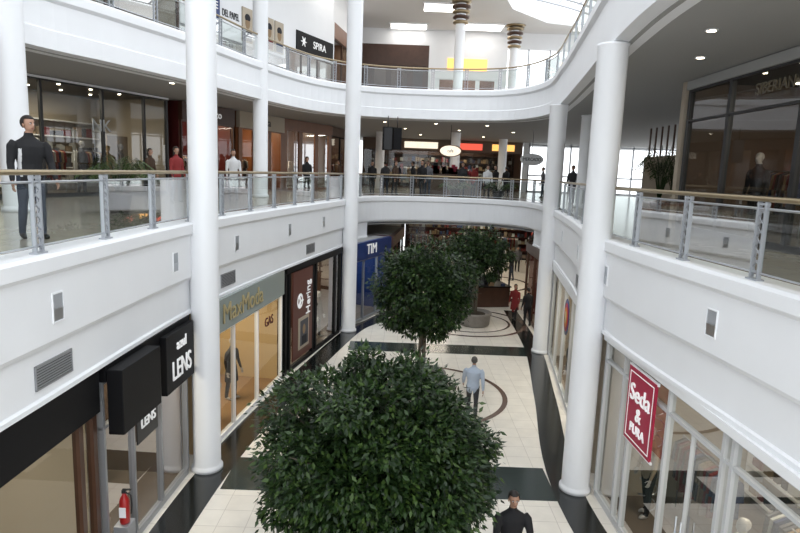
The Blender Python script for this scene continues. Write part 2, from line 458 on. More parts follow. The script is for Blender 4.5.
b=MB(); b.box(.5,2.1,-.06,-.02,.3,3.05,mat('brown_panel',(.11,.035,.025),.5)); b.box(.9,1.75,-.09,-.06,.55,1.55,CREAM); b.box(1.0,1.65,-.10,-.09,.65,1.45,GC[5])
b.ell((1.3,-.10,1.15),[(.12,0,0),(0,.012,0),(0,0,.16)],GC[6]); b.box(1.12,1.5,-.112,-.10,.68,.95,GC[0])
b.obj('sign_panel',eD)
text('Hering',1.7,-.08,2.1,.50,LETW,eD,rot=(math.pi/2,-math.pi/2,0),sx=.8)
b=MB()
n=24
vs=[(1.0+.24*math.cos(2*math.pi*i/n),-.08,2.1+.24*math.sin(2*math.pi*i/n)) for i in range(n)]+[(1.0+.15*math.cos(2*math.pi*i/n),-.08,2.1+.15*math.sin(2*math.pi*i/n)) for i in range(n)]
b.add(vs,[(i,(i+1)%n,(i+1)%n+n,i+n) for i in range(n)],LETW)
for a in (0,2.1,4.2): b.tube([(1.0,-.09,2.1),(1.0+.2*math.cos(a),-.09,2.1+.2*math.sin(a))],.03,LETW,5)
b.obj('logo_ring',eD)
eE,LE=shop((-1.95,22.95),(-.5,26.5),0,3.28,3,BLUE,frame=GREYF,signh=.7,signm=BLUE,power=40,lcol=(.8,.9,1),goods='shelf')
text('TIM',1.8,-.1,2.95,.6,LETW,eE)
eF,LF=shop((-.4,26.9),(.1,31.5),0,3.28,3,REDD,frame=BLACK,signh=.5,signm=WOOD,power=40,goods='clothes')
eG,LG=shop((.1,31.8),(.1,40),0,3.28,3,BROWNW,frame=BLACK,signh=.5,signm=BLACK,power=60,goods='clothes',shelfm=WOOD)
# --- ground floor, right side (far -> near)
eH,LH=shop((8.6,38),(6.0,27.4),0,3.28,3,BROWNW,frame=BLACK,signh=.4,signm=WOOD,power=70,shelfm=WOOD)
b=MB(); b.box(2,4,-.12,-.09,2.92,3.22,GLOWA); b.box(6,7.5,-.12,-.09,2.92,3.22,GLOWR); b.obj('lit_sign',eH)
eI,LI=shop((5.65,26.5),(5.45,21.2),0,3.28,3,REDD,frame=WOOD,signh=.4,signm=WOOD,power=50,shelfm=WOOD)
eJ,LJ=shop((5.3,20.3),(4.08,11.9),0,3.28,3,CREAM,divs=[1.6,3.2,4.8,6.6],frame=LIGHTF,signh=.25,signm=WHITEC,power=100,goods='shelf')
b=MB()
for k,m in enumerate([BLUE,RED,mat('orange_disc',(.6,.18,.02),.5),YEL]):
    b.M=Matrix.Translation((4.2,-.05-.01*k,2.35))@Matrix.Rotation(math.pi/2,4,'X'); b.lathe(0,0,[(.5-.11*k,0),(.5-.11*k,.012)],m,28)
b.M=None; b.obj('round_logo_sign',eJ)
eK,LK=shop((3.98,11.0),(4.2,3.2),0,3.28,3.2,CREAM,divs=[.9,1.25,2.55,4.0,4.2,5.8],frame=LIGHTF,fw=.06,signh=.12,signm=WHITEC,power=75,goods='clothes',transom=2.75,door=3.2)
b=MB(); b.box(1.3,2.3,-.10,-.07,1.85,3.1,RED); b.box(1.27,2.33,-.09,-.06,3.08,3.13,WHITEC); b.box(1.27,2.33,-.09,-.06,1.82,1.86,WHITEC)
b.box(1.36,2.24,-.105,-.10,1.91,1.925,LETW); b.box(1.36,2.24,-.105,-.10,3.02,3.035,LETW);b.box(1.36,1.375,-.105,-.10,1.91,3.03,LETW);b.box(2.225,2.24,-.105,-.10,1.91,3.03,LETW)
b.obj('banner',eK)
text('Seda',1.8,-.11,2.70,.40,LETW,eK); text('PURA',1.8,-.11,2.12,.22,LETW,eK); text('&',1.8,-.11,2.38,.32,LETW,eK)
b=MB()
pts=[(.0+.16*math.cos(t*.6),.0+.16*math.sin(t*.6),t*.03) for t in range(70)]
b.tube([(1.0+p[0]-.45,.8+p[1],.1+p[2]) for p in pts],.012,CHROME,6)
for k in range(9):
    x=4.5+.13*k; b.add([(x-.05,.7,2.1),(x+.05,.7,2.1),(x+.08,.75,1.5),(x+.04,.7,.9+.05*(k%3)),(x-.06,.7,.95),(x-.07,.66,1.5)],[(0,1,2,5),(5,2,3,4)],GC[(k*3)%8])
b.tube([(4.4,.7,2.1),(5.65,.7,2.1)],.012,CHROME,6)
b.obj('window_display',eK)
eL,LL=shop((.3,44),(12,44),0,3.7,3,REDD,divs=[3,5,7,9],frame=BLACK,signh=.8,signm=WOOD,power=110,shelfm=WOOD)
b=MB(); b.box(1,3.2,-.12,-.09,3.05,3.5,GLOWR); b.box(5,7,-.12,-.09,3.05,3.5,GLOWA); b.box(8.5,10.5,-.12,-.09,3.05,3.5,GLOWP); b.obj('lit_sign',eL)
# --- upper level left wall
W=[(-13.2,6.5),(-12.1,14),(-8.55,23.4),(-5.95,30),(-4.1,34.2),(-3.2,40)]
def lerp(a,b,t): return (a[0]+(b[0]-a[0])*t,a[1]+(b[1]-a[1])*t)
H2=SOF-Z2-.02
eM,LM=shop(W[1],lerp(W[1],W[2],.93),Z2,H2,3.4,CREAM,divs=[2,4.2,6.4,8.2],frame=DARK,signh=.06,signm=WHITE,power=110,glass=DGLASS,goods='clothes',fw=.08,ceilm=DARK)
text('NK',6.3,-.03,2.25,.55,LETN,eM)
b=MB(); b.box(2.6,3.9,.5,.55,.3,2.2,GLOWP); b.box(7.0,7.9,.5,.55,.3,2.0,GC[6]); b.obj('window_poster',eM)
eM2,_=shop(W[0],lerp(W[0],W[1],.97),Z2,H2,3.4,BROWNW,frame=DARK,signh=.06,signm=WHITE,power=60,glass=DGLASS)
eN,LN=shop(W[2],lerp(W[2],W[3],.45),Z2,H2,3,REDD,frame=WOOD,signh=.7,signm=WOOD,power=80,lcol=(1,.7,.45),shelfm=WOOD)
text('Trento',1.7,-.1,3.15,.42,LETW,eN)
eO,LO=shop(lerp(W[2],W[3],.5),W[3],Z2,H2,3,WOODL,frame=WOODL,fw=.25,signh=.7,signm=CREAM,power=90,lcol=(1,.75,.5),shelfm=WOOD)
text('centa',1.8,-.1,3.15,.5,DARK,eO)
eP,LP=shop(W[3],W[4],Z2,H2,3,WOODL,frame=WOODL,fw=.3,signh=.5,signm=WOODL,power=90,lcol=(1,.75,.5),shelfm=WOOD)
eQ,LQ=shop(W[4],W[5],Z2,H2,3,WOOD,frame=BLACK,signh=.5,signm=WOOD,power=60,lcol=(1,.8,.6),shelfm=WOOD)
eR,LR=shop((-3,44),(8.5,44),Z2,H2,3,WOOD,divs=[2,4,6,8,10],frame=WOOD,signh=.8,signm=BROWNW,power=110,shelfm=WOOD)
b=MB(); b.box(3,5.4,-.12,-.09,2.85,3.3,GLOWP); b.box(7,8.6,-.12,-.09,2.85,3.3,GLOWR); b.box(9.3,10.9,-.12,-.09,2.85,3.3,GLOWA); b.obj('lit_sign',eR)
# --- upper right
eS,LS=shop((6.75,14.8),(6.6,-1.5),Z2,H2,3.6,BROWNW,fl=FLOOR2,divs=[1.9,4.3,6.6,9,12],frame=DARK,fw=.12,signh=.2,signm=CEIL,power=170,glass=DGLASS,goods='clothes',transom=2.55,ceilm=DARK)
text('SIBERIAN',3.5,-.04,2.93,.30,LETB,eS)
b=MB(); b.box(3.3,4.0,1.2,1.25,1.2,2.1,GLOWP); b.box(3.38,3.92,1.18,1.2,1.35,1.75,WOODL); b.box(3.6,3.7,1.2,1.26,0.02,1.2,DARK); b.box(3.4,3.9,1.0,1.4,.02,.05,DARK); b.obj('poster_stand',eS)
b=MB(); b.box(6.7,20,14.9,15.1,Z2,SOF,CREAM); b.obj('wall_right_return')
b=MB()
for a,c in zip(W,W[1:]):
    d=(Vector(c)-Vector(a)); L=d.length; ang=math.atan2(d.y,d.x)
    b.M=Matrix.Translation((a[0],a[1],0))@Matrix.Rotation(ang,4,'Z')
    b.box(0,L,0,.2,Z3+4.2,ZR,WHITE)
b.M=None; b.obj('wall_left')
def topshop(p,q,**k): return shop(p,q,Z3,4.2,3,**k)
eT,_=topshop(W[1],W[2],frame=WOOD,signh=1.5,signm=WHITE,power=50,shelfm=WOOD)
eU,LU=topshop(W[2],W[3],wall=CREAM,frame=GREYF,signh=2.7,signm=WHITE,power=30)
b=MB()
b.box(.7,2.2,-.14,-.08,1.6,3.3,BLUE)
for k in range(4): 
    x=3.7+k*.82; b.box(x,x+.7,-.14,-.08,1.6,3.0,CREAM)
    b.ell((x+.35,-.14,2.40),[(.17,0,0),(0,.015,0),(0,0,.26)],GC[6]); b.ell((x+.35,-.142,2.60),[(.2,0,0),(0,.015,0),(0,0,.17)],GC[0]); b.box(x+.08,x+.62,-.15,-.14,1.65,2.05,GC[k%4])
b.obj('poster_panels',eU)
text('LANCE',1.45,-.15,2.6,.4,LETW,eU); text('DEL PAPEL',2.95,-.1,2.45,.40,DARK,eU,sx=.6)
eV,LV=topshop(W[3],W[4],wall=WOODL,frame=WOOD,signh=2.2,signm=WHITE,power=60,shelfm=WOOD)
b=MB(); b.box(.9,4.4,-.14,-.08,2.1,3.0,BLACK); b.obj('sign_panel',eV)
text('SPIRA',3.0,-.15,2.55,.5,LETW,eV)
b=MB(); 
for k in range(6):
    a=k*math.pi/3; b.tube([(1.5,-.15,2.55),(1.5+.25*math.cos(a),-.15,2.55+.25*math.sin(a))],[.06,.02],LETW,5)
b.obj('star_logo',eV)
eW,LW=topshop(W[4],W[5],wall=WOODL,frame=WOOD,signh=.8,signm=WOODL,power=60,shelfm=WOOD)
eX,LX=shop((-4,44),(1.5,44),Z3,5.1,3,WOOD,divs=[1.5,2.7,4.2],frame=WOOD,fw=.4,signh=1.4,signm=WOOD,power=70,shelfm=WOOD)
eY,LY=shop((2.0,44),(6.5,44),Z3,5.1,3,WOODL,divs=[1.5,3],frame=WHITEC,fw=.3,signh=2.2,signm=WHITE,power=90,shelfm=WOOD)
b=MB(); b.box(.8,3.6,-.12,-.09,3.5,4.3,GLOWA); b.obj('lit_sign',eY)
b=MB(); b.box(-8,20,44.0,44.2,Z3+5.1,ZR,WHITE); b.box(-20,-4.0,44.0,44.2,0,Z3+5.1,WHITE); b.box(1.5,2.0,43.9,44.2,Z3,Z3+5.1,WHITE); b.box(6.5,7,43.9,44.2,Z3,Z3+5.1,WHITE)
b.box(12,20,43.9,44.1,0,3.8,WHITE); b.box(8.6,9.0,44,44.2,Z2,SOF,WHITE)
b.obj('wall_back')
b=MB()
for x in (9,10.5,12,13.5,15,16.5,18,20): b.box(x-.05,x+.05,44,44.1,Z2,SOF,GREYF)
for z in (Z2+.05,Z2+1.2,SOF-.15): b.box(9,20,44,44.1,z-.05,z+.05,GREYF)
for x in (7.2,8.5,10,11.5,13,15,17,20): b.box(x-.05,x+.05,44,44.1,Z3,Z3+5.1,GREYF)
b.obj('window_1')
b=MB()
for y in np.arange(15.5,44,1.8): b.box(19.9,20,y-.06,y+.06,Z2,SOF,GREYF)
for z in (Z2+.05,Z2+1.2,SOF-.15): b.box(19.9,20,15.2,44,z-.05,z+.05,GREYF)
b.obj('window_2')
b=MB(); b.box(11,11.2,16,28,Z2,Z2+2.2,CREAM); 
for y in np.arange(16,28,.6): b.box(10.95,11.0,y,y+.08,Z2+2.2,SOF-.08,WOOD)
b.obj('lounge_screen')
b=MB(); b.box(-20,-19.8,-4,50,0,ZR,WHITE); b.obj('wall_left_outer')
b=MB(); b.box(19.8,20,-4,50,0,Z2,WHITE); b.box(19.8,20,-4,15,Z2,ZR,WHITE); b.obj('wall_right')
# ---------------------------------------------------------------- downlights
b=MB()
def dl(x,y,z,r=.07): 
    b.lathe(x,y,[(r+.03,z-.02),(r+.03,z)],WHITEC,16); b.lathe(x,y,[(r,z-.024),(r,z-.019)],LAMP,16)
for y in (3,5.6,8.6,12.0): dl(5.6,y,SOF)
for y in (7.6,9.9): dl(4.75,y,SOF)
for x,y in [(-1,30),(1.5,30),(4,30),(0,34),(3,34),(6,34),(1,39),(5,39),(-7,18.5),(-7.3,21)]: dl(x,y,SOF)
for x,y in [(1,29),(3,29),(5,29),(2,33),(4,33),(6,33),(3,38),(5,38),(7,38)]: dl(x,y,3.8)
b.obj('recessed_downlights')
area(None,3.5,33,3.75,5,.4,80,name='corridor_light'); area(None,4,39,3.75,5,.4,80,name='corridor_light')
area(None,2.5,33,8.45,6,.4,60,(1,.93,.82),name='corridor_light'); area(None,2.5,39,8.45,6,.4,60,(1,.93,.82),name='corridor_light')
# ---------------------------------------------------------------- trees
def leafm(n,c): 
    m=mat(n,c,.42); m.node_tree.nodes['Principled BSDF'].inputs['Specular IOR Level'].default_value=.35; return m
LM3=[leafm('leaf_dark',(.008,.022,.005)),leafm('leaf_mid',(.019,.044,.009)),leafm('leaf_light',(.042,.078,.015))]
BARK=mat('bark',(.12,.10,.075),.9,noise=.4,scale=20)
SOIL=mat('soil',(.04,.03,.02),.95,noise=.4,scale=20)
POT=mat('planter_stone',(.28,.26,.24),.6,noise=.2,scale=8)
def foliage(center,rad,nclump,nleaf,size,parent,crad):
    c=np.array(center);rad=np.array(rad)
    n1=int(nclump*.7); i=np.arange(n1)+.5
    ph=np.arccos(1-2*i/n1); th=np.pi*(1+5**.5)*i
    d=np.stack([np.cos(th)*np.sin(ph),np.sin(th)*np.sin(ph),np.cos(ph)],1)
    r1=rng.uniform(.68,.95,n1)
    d2=rng.normal(size=(nclump-n1,3)); d2/=np.linalg.norm(d2,axis=1)[:,None]
    d=np.concatenate([d,d2]); rr=np.concatenate([r1,rng.uniform(.2,.7,nclump-n1)])
    cl=(d*rr[:,None]+rng.normal(size=(nclump,3))*.045)*rad
    idx=rng.integers(0,nclump,nleaf)
    dd=rng.normal(size=(nleaf,3)); dd/=np.linalg.norm(dd,axis=1)[:,None]
    pr=rng.uniform(.2,1,nleaf)**.5
    pr*=np.where(rng.random(nleaf)<.08,1.4,1)
    pos=cl[idx]+dd*pr[:,None]*crad*rng.uniform(.7,1.25,nclump)[idx][:,None]*np.array([1,1,.75])
    dr=dd*.6+pos/np.linalg.norm(pos,axis=1)[:,None]*.5+rng.normal(size=(nleaf,3))*.5+np.array([0,0,-.5])
    dr/=np.linalg.norm(dr,axis=1)[:,None]
    up=np.array([0,0,1.])+rng.normal(size=(nleaf,3))*.4
    sd=np.cross(dr,up); sd/=np.linalg.norm(sd,axis=1)[:,None]
    nr=np.cross(sd,dr)
    s=(size*rng.uniform(.7,1.25,nleaf))[:,None]
    base=pos+c; tip=base+dr*s; Lf=base+dr*s*.42+sd*s*.23-nr*s*.06; Rt=base+dr*s*.42-sd*s*.23-nr*s*.06
    V=np.stack([base,Lf,tip,Rt],1).reshape(-1,3)
    me=bpy.data.meshes.new('foliage')
    nf=nleaf*2
    me.vertices.add(len(V)); me.vertices.foreach_set('co',V.ravel())
    i0=np.arange(nleaf)*4
    F=np.stack([i0,i0+1,i0+2,i0,i0+2,i0+3],1).reshape(-1)
    me.loops.add(len(F)); me.loops.foreach_set('vertex_index',F.astype(np.int32))
    me.polygons.add(nf); me.polygons.foreach_set('loop_start',(np.arange(nf)*3).astype(np.int32)); 
    for m in LM3: me.materials.append(m)
    mi=np.repeat(rng.choice([0,0,1,1,2],nleaf),2).astype(np.int32)
    me.polygons.foreach_set('material_index',mi)
    me.update(calc_edges=True); me.validate()
    o=bpy.data.objects.new('foliage',me); COL.objects.link(o); o.parent=parent
    return cl
def tree(x,y,cz,rad,nclump,nleaf,size,crad):
    e=empty('ficus_tree',(x,y,0))
    cl=foliage((0,0,cz),rad,nclump,nleaf,size,e,crad)
    b=MB()
    for k in range(3):
        a=k*2.1; b.tube([(.05*math.cos(a),.05*math.sin(a),.3),(.09*math.cos(a+1),.09*math.sin(a+1),.9),(.05*math.cos(a+2),.05*math.sin(a+2),cz-rad[2]*.5),(.2*math.cos(a),.2*math.sin(a),cz)],[.06,.05,.05,.03],BARK,8)
    for c in cl[::3]:
        b.tube([(0,0,cz-rad[2]*.55),(c[0]*.4,c[1]*.4,cz+c[2]*.4-.15),(c[0],c[1],cz+c[2])],[.035,.022,.006],BARK,5)
    b.obj('trunk',e)
    b=MB(); b.lathe(0,0,[(.55,0),(.62,.05),(.66,.45),(.70,.48),(.70,.55),(.62,.55),(.60,.48)],POT,28); b.lathe(0,0,[(.6,.46),(.3,.5)],SOIL,20); b.obj('planter',e)
    return e
tree(-.17,7.75,2.10,(1.64,1.45,1.58),190,70000,.10,.33)
tree(.72,16.4,2.90,(1.46,1.4,1.35),90,24000,.12,.32)
tree(3.15,24.2,2.95,(1.35,1.3,1.0),60,12000,.13,.31)
def palm(x,y,z,H=1.8,n=14):
    e=empty('potted_palm',(x,y,z)); b=MB()
    b.lathe(0,0,[(.2,0),(.28,.4),(.3,.42),(.27,.42),(.25,.36)],DARK,20); b.lathe(0,0,[(.25,.37),(.1,.38)],SOIL,14); b.obj('pot',e)
    b=MB()
    for i in range(n):
        a=i*2.4; r=random.uniform(.4,.8); h=H*random.uniform(.7,1)
        P=[Vector((0,0,.38)),Vector((r*.25*math.cos(a),r*.25*math.sin(a),h*.7)),Vector((r*.7*math.cos(a),r*.7*math.sin(a),h)),Vector((r*1.2*math.cos(a),r*1.2*math.sin(a),h*.8))]
        b.tube(P,[.015,.012,.008,.004],LM3[1],5)
        for k in range(12):
            t=.35+k*.055; q=t*3; j=min(2,int(q)); u=q-j; p=P[j].lerp(P[j+1],u); s=Vector((-math.sin(a),math.cos(a),0))
            for sg in (1,-1):
                tip=p+s*sg*.28+Vector((.1*math.cos(a),.1*math.sin(a),-.12)); m=(p+tip)/2+Vector((0,0,.03))
                b.add([p,m+Vector((.02*math.cos(a),.02*math.sin(a),0)),tip,m-Vector((.02*math.cos(a),.02*math.sin(a),0))],[(0,1,2,3)],LM3[2])
    b.obj('fronds',e,recalc=False)
palm(-6.4,13.6,Z2,1.3,20); palm(8.6,20.3,Z2,2.4,20); palm(9.6,21.5,Z2,2.2,18); palm(4.5,28.6,Z2,.9); palm(2.5,28.9,Z2,.8)
# ---------------------------------------------------------------- people
SKIN=mat('skin',(.38,.215,.145),.5); HAIR=mat('hair_dark',(.015,.01,.008),.6); HAIRG=mat('hair_grey',(.06,.055,.05),.6)
LIP=mat('lips',(.22,.075,.06),.5); EYE=mat('eye_dark',(.02,.015,.012),.2); SHOE=mat('shoe_black',(.012,.012,.012),.3)
MANQ=mat('mannequin_white',(.45,.43,.41),.3)
def cl(n,c): return mat(n,c,.85,noise=.12,scale=14)
K=cl('black_cloth',(.009,.009,.011)); JEAN=cl('jeans',(.035,.045,.07)); WH=cl('white_cloth',(.62,.62,.63)); LB_=cl('pale_blue_shirt',(.40,.46,.55))
CH=cl('charcoal_cloth',(.028,.028,.032)); RD=cl('red_cloth',(.22,.02,.02)); BG=cl('beige_cloth',(.28,.22,.15)); GR=cl('grey_cloth',(.13,.13,.145)); BR=cl('brown_cloth',(.07,.04,.025))
def person(name,x,y,z,head,H=1.72,top=K,bot=JEAN,shoe=SHOE,skin=SKIN,hair=HAIR,longhair=False,arms=((5,8,12),(5,8,12)),legs=((4,3),(-4,6)),lean=2,hyaw=0,vox=.02,front=None,skirt=False,face=True,sleeve='long',bulk=1.0):
    e=empty(name,(x,y,z),math.radians(head))
    R=math.radians; b=MB(); D=MB()
    segs=[]
    J={}; mn=9
    for s,(fa,kb) in zip((-1,1),legs):
        hip=Vector((s*.052,0,0)); f=R(fa); g=R(fa-kb)
        knee=hip+Vector((s*.006,math.sin(f)*.235,-math.cos(f)*.235)); ank=knee+Vector((0,math.sin(g)*.235,-math.cos(g)*.235))
        J[s]=(hip,knee,ank,g); mn=min(mn,ank.z)
    pz=.042-mn; P=Vector((0,0,pz)); ln=R(lean)
    sp=lambda d,yo=0:P+Vector((0,math.sin(ln)*d+yo,math.cos(ln)*d))
    q=lambda v:Vector(v)*H
    for s in (-1,1):
        hip,knee,ank,g=J[s]; hip=hip+P;knee=knee+P;ank=ank+P
        b.tube([q(hip+Vector((0,0,.03))),q(hip+Vector((0,0,-.03))),q(hip.lerp(knee,.5)),q(knee),q(knee.lerp(ank,.3)),q(ank)],[.05*H,.053*H,.046*H,.034*H,.035*H,.026*H],K,12)
        segs.append((hip,knee,.05,'leg'));segs.append((knee,ank-Vector((0,0,-.012)),.033,'leg'))
        tilt=min(0,g)*.8
        toe=ank+Vector((s*.008,.088*math.cos(tilt),-.024+.088*math.sin(tilt))); heel=ank+Vector((0,-.02,-.02))
        b.tube([q(heel),q(ank+Vector((0,.015,-.017))),q(ank.lerp(toe,.6)+Vector((0,0,-.004))),q(toe)],[.02*H,.026*H,.023*H,.014*H],K,10)
        segs.append((heel,toe,.022,'foot'))
    w=bulk
    prof=[(-.05,.085,.062),(0,.095*w,.070*w),(.05,.088*w,.064*w),(.10,.083*w,.060*w),(.18,.098*w,.070*w),(.24,.106*w,.068*w),(.275,.098*w,.058),(.30,.068,.045),(.325,.036,.036),(.36,.030,.033)]
    b.loft([(q(sp(d)),rx*H,ry*H) for d,rx,ry in prof],K,18)
    segs.append((sp(-.03),sp(.28),.09,'torso')); segs.append((sp(.325),sp(.36),.034,'skin'))
    if skirt:
        b.loft([(q(P+Vector((0,0,z_))),r*H,r*.8*H) for z_,r in ((-.22,.12),(-.1,.11),(.02,.095),(.06,.08))],K,18)
        segs.append((P+Vector((0,0,-.2)),P+Vector((0,0,.0)),.115,'torso'))
    fing=[]
    for s,(af,ao,eb) in zip((-1,1),arms):
        sh=sp(.268)+Vector((s*.108*w,0,0)); a=R(af);o=R(ao)
        d1=Vector((s*math.sin(o),math.sin(a)*math.cos(o),-math.cos(a)*math.cos(o)))
        a2=R(af+eb); o2=o*.3; d2=Vector((s*math.sin(o2),math.sin(a2)*math.cos(o2),-math.cos(a2)*math.cos(o2)))
        el=sh+d1*.165; wr=el+d2*.145; hd=wr+d2*.03
        b.tube([q(sh-Vector((s*.02,0,-.004))),q(sh+d1*.03),q(sh.lerp(el,.6)),q(el),q(el.lerp(wr,.4)),q(wr)],[.034*H*w,.037*H*w,.031*H*w,.026*H*w,.024*H*w,.0165*H*w],K,10)
        segs.append((sh,el,.033,'torso' )); segs.append((el,wr-d2*.008,.024,'torso' if sleeve=='long' else 'skin'))
        t=Vector((s,0,0)); t=(t-d2*t.dot(d2)).normalized(); wd=d2.cross(t).normalized()
        if wd.y<0: wd=-wd
        b.ell(q(hd),[t*.011*H,wd*.023*H,d2*.032*H],K)
        segs.append((wr+d2*.012,hd+d2*.03,.02,'skin'))
        for k,(off,ln_) in enumerate(((-.016,.034),(-.0055,.042),(.0055,.045),(.016,.040))):
            r0=hd+wd*off+d2*.022; cd=(d2-t*.35).normalized(); c2=(d2-t*.9).normalized()
            p1=r0+d2*ln_*.35;p2=p1+cd*ln_*.35;p3=p2+c2*ln_*.3
            fing.append(([q(r0),q(p1),q(p2),q(p3)],[.0052*H,.005*H,.0046*H,.0036*H]))
        r0=hd+wd*.016-d2*.012; p1=r0+(wd*.8+d2*.6-t*.2)*.02;p2=p1+(wd*.35+d2-t*.4)*.018
        fing.append(([q(r0),q(p1),q(p2)],[.0065*H,.0058*H,.0042*H]))
    hc=sp(.418,.006); hy=R(hyaw); fx=Vector((math.cos(hy),math.sin(hy),0)); fy=Vector((-math.sin(hy),math.cos(hy),0)); fz=Vector((0,0,1))
    hp=lambda a,c,d:q(hc+fx*a+fy*c+fz*d)
    b.ell(hp(0,-.004,.010),[fx*.043*H,fy*.053*H,fz*.053*H],K,18,12)
    b.ell(hp(0,.010,-.022),[fx*.034*H,fy*.038*H,fz*.042*H],K,16,10)
    b.ell(hp(0,.048,-.012),[fx*.008*H,fy*.012*H,fz*.015*H],K,8,6)
    for s in (-1,1): D.ell(hp(s*.044,-.004,-.006),[fx*.006*H,fy*.011*H,fz*.018*H],skin,8,6)
    segs.append((hc+fz*-.04,hc+fz*.05,.045,'head'))
    if face:
        for s in (-1,1):
            D.ell(hp(s*.016,.044,.003),[fx*.0085*H,fy*.006*H,fz*.0045*H],WH,8,6); D.ell(hp(s*.016,.0485,.003),[fx*.004*H,fy*.003*H,fz*.004*H],EYE,8,6)
            D.ell(hp(s*.017,.047,.0125),[fx*.011*H,fy*.004*H,fz*.0022*H],hair,8,5)
        D.ell(hp(0,.046,-.035),[fx*.013*H,fy*.005*H,fz*.0035*H],LIP,8,5)
    if hair is not MANQ:
        D.ell(hp(0,-.008,.013),[fx*.050*H,fy*.060*H,fz*.060*H],hair,24,16,cond=(lambda c:(c[2]>.50) or (c[1]<.15 and c[2]>-.35) or (c[1]<-.5 and c[2]>-.7)))
        if longhair: D.ell(hp(0,-.035,-.045),[fx*.046*H,fy*.028*H,fz*.075*H],hair,14,10)
    src=b.obj('tmp'); md=src.modifiers.new('r','REMESH'); md.mode='VOXEL'; md.voxel_size=vox
    sm=src.modifiers.new('s','SMOOTH'); sm.factor=.5; sm.iterations=2
    dg=bpy.context.evaluated_depsgraph_get(); me=bpy.data.meshes.new_from_object(src.evaluated_get(dg))
    bpy.data.objects.remove(src)
    n=len(me.polygons); c=np.empty(n*3); me.polygons.foreach_get('center',c); c=c.reshape(-1,3)/H
    best=np.full(n,1e9); lab=np.zeros(n,int); names=['leg','foot','torso','skin','head','hair','front']
    for a,bb,r,l in segs:
        a=np.array(a);d=np.array(bb)-a; t=np.clip(((c-a)@d)/(d@d),0,1); ds=np.linalg.norm(c-a-t[:,None]*d,axis=1)/r
        k=ds<best; best[k]=ds[k]; lab[k]=names.index(l)
    hcn=np.array(hc); rel=c-hcn; ly=rel@np.array(fy); lz=rel[:,2]
    if hair is not MANQ:
        k=(lab==4)&((lz>.040)|((ly<-.002)&(lz>-.012))|((ly<-.03)&(lz>-.035))); lab[k]=5
    if front=='sport':
        zt=c[:,2]-pz; ax=np.abs(c[:,0])
        k=(lab==2)&(c[:,1]>-.02)&(zt>.0)&(zt<.22)&(np.abs(ax-.083)<.010)&(c[:,0]>0); lab[k]=6
    elif front is not None:
        k=(lab==2)&(np.abs(c[:,0])<.026)&(c[:,1]>.03)&(c[:,2]>pz+.07); lab[k]=6
    me.materials.clear()
    fm=WH if front=='sport' else (front or top)
    for m in (bot,shoe,top,skin,skin,hair,fm): me.materials.append(m)
    me.polygons.foreach_set('material_index',lab.astype(np.int32)); me.polygons.foreach_set('use_smooth',[True]*n)
    me.update(); o=bpy.data.objects.new('body',me); COL.objects.link(o); o.parent=e
    for pts,rad in fing: D.tube(pts,rad,skin,6)
    D.obj('face_and_hands',e)
    return e
person('man',-5.30,8.6,Z2,-130,1.74,K,JEAN,arms=((8,10,22),(4,9,14)),legs=((7,4),(-6,8)),hyaw=22,vox=.010,front='sport',bulk=1.1)
person('woman',-5.5,19.6,Z2,-150,1.66,WH,GR,longhair=True)
person('man',-7.3,21.2,Z2,-60,1.7,CH,K); person('woman',-8.2,19.6,Z2,-100,1.6,BR,K,longhair=True)
person('man',1.98,14.7,0,-8,1.62,LB_,CH,hair=HAIRG,arms=((18,10,25),(-22,10,10)),legs=((24,6),(-16,22)),lean=4,vox=.012,bulk=1.14)
person('man',1.75,8.0,0,-178,1.70,K,CH,hair=HAIR,vox=.010,arms=((30,10,60),(30,10,60)),bulk=1.1)
person('woman',1.42,7.1,0,160,1.30,BR,K,vox=.014)
person('woman',5.0,25.3,0,150,1.58,RD,K,longhair=True,skirt=True,legs=((10,4),(-8,8))); person('man',5.35,24.3,0,20,1.62,K,K)
person('man',7.6,38.5,0,180,1.65,GR,K); person('woman',8.1,37.2,0,10,1.6,BR,K,longhair=True); person('man',6.6,35,0,60,1.65,K,JEAN)
person('man',5.2,31.5,0,170,1.62,GR,K,legs=((18,5),(-12,16))); person('woman',.7,24.2,0,120,1.56,BR,K,longhair=True)
for i,(x,y,h,t) in enumerate([(-1.5,29.4,160,K),(-.9,30.2,30,CH),(-.4,29.3,-120,BR),(.5,31,90,K),(1.2,29.8,170,GR),(3.6,31,-30,RD),(4.6,30.2,120,K),(7.6,33,80,GR),(-2.6,29,200,K),(2.9,30,200,CH),(-3.2,30.4,100,BR),(5.6,33,30,K),(-4.4,27.6,-140,K),(7.4,26.5,140,CH),(0.9,28.9,150,K),(4.0,28.9,190,WH),(-6.6,17.6,-120,RD)]):
    person('man' if i%2 else 'woman',x,y,Z2,h,1.6+.03*(i%5),t,[K,JEAN,CH][i%3],longhair=(i%2==0),vox=.024)
def manq(x,y,z,h,top,bot,H=1.75,skirt=False,arms=((5,10,15),(-5,12,20))): return person('mannequin',x,y,z,h,H,top,bot,skin=MANQ,hair=MANQ,shoe=MANQ,face=False,vox=.02,skirt=skirt,arms=arms)
manq(-4.35,15.2,.02,-110,K,K,1.7,True); manq(-4.5,13.9,.02,-90,CH,K)
manq(-3.05,20.6,.02,-80,GR,JEAN); manq(-2.95,21.4,.02,-100,BR,CH); manq(-3.5,20.0,.02,-90,K,K)
manq(-11.0,18.2,Z2+.02,-70,K,K); manq(-10.4,19.6,Z2+.02,-80,CH,K); manq(-9.9,21.2,Z2+.02,-60,BR,K); manq(-12.3,15.4,Z2+.02,-60,GR,K)
manq(7.35,12.6,Z2+.02,110,K,K,1.8); manq(7.3,10.5,Z2+.02,90,BR,K,1.75); manq(7.4,9.6,Z2+.02,90,GR,CH)
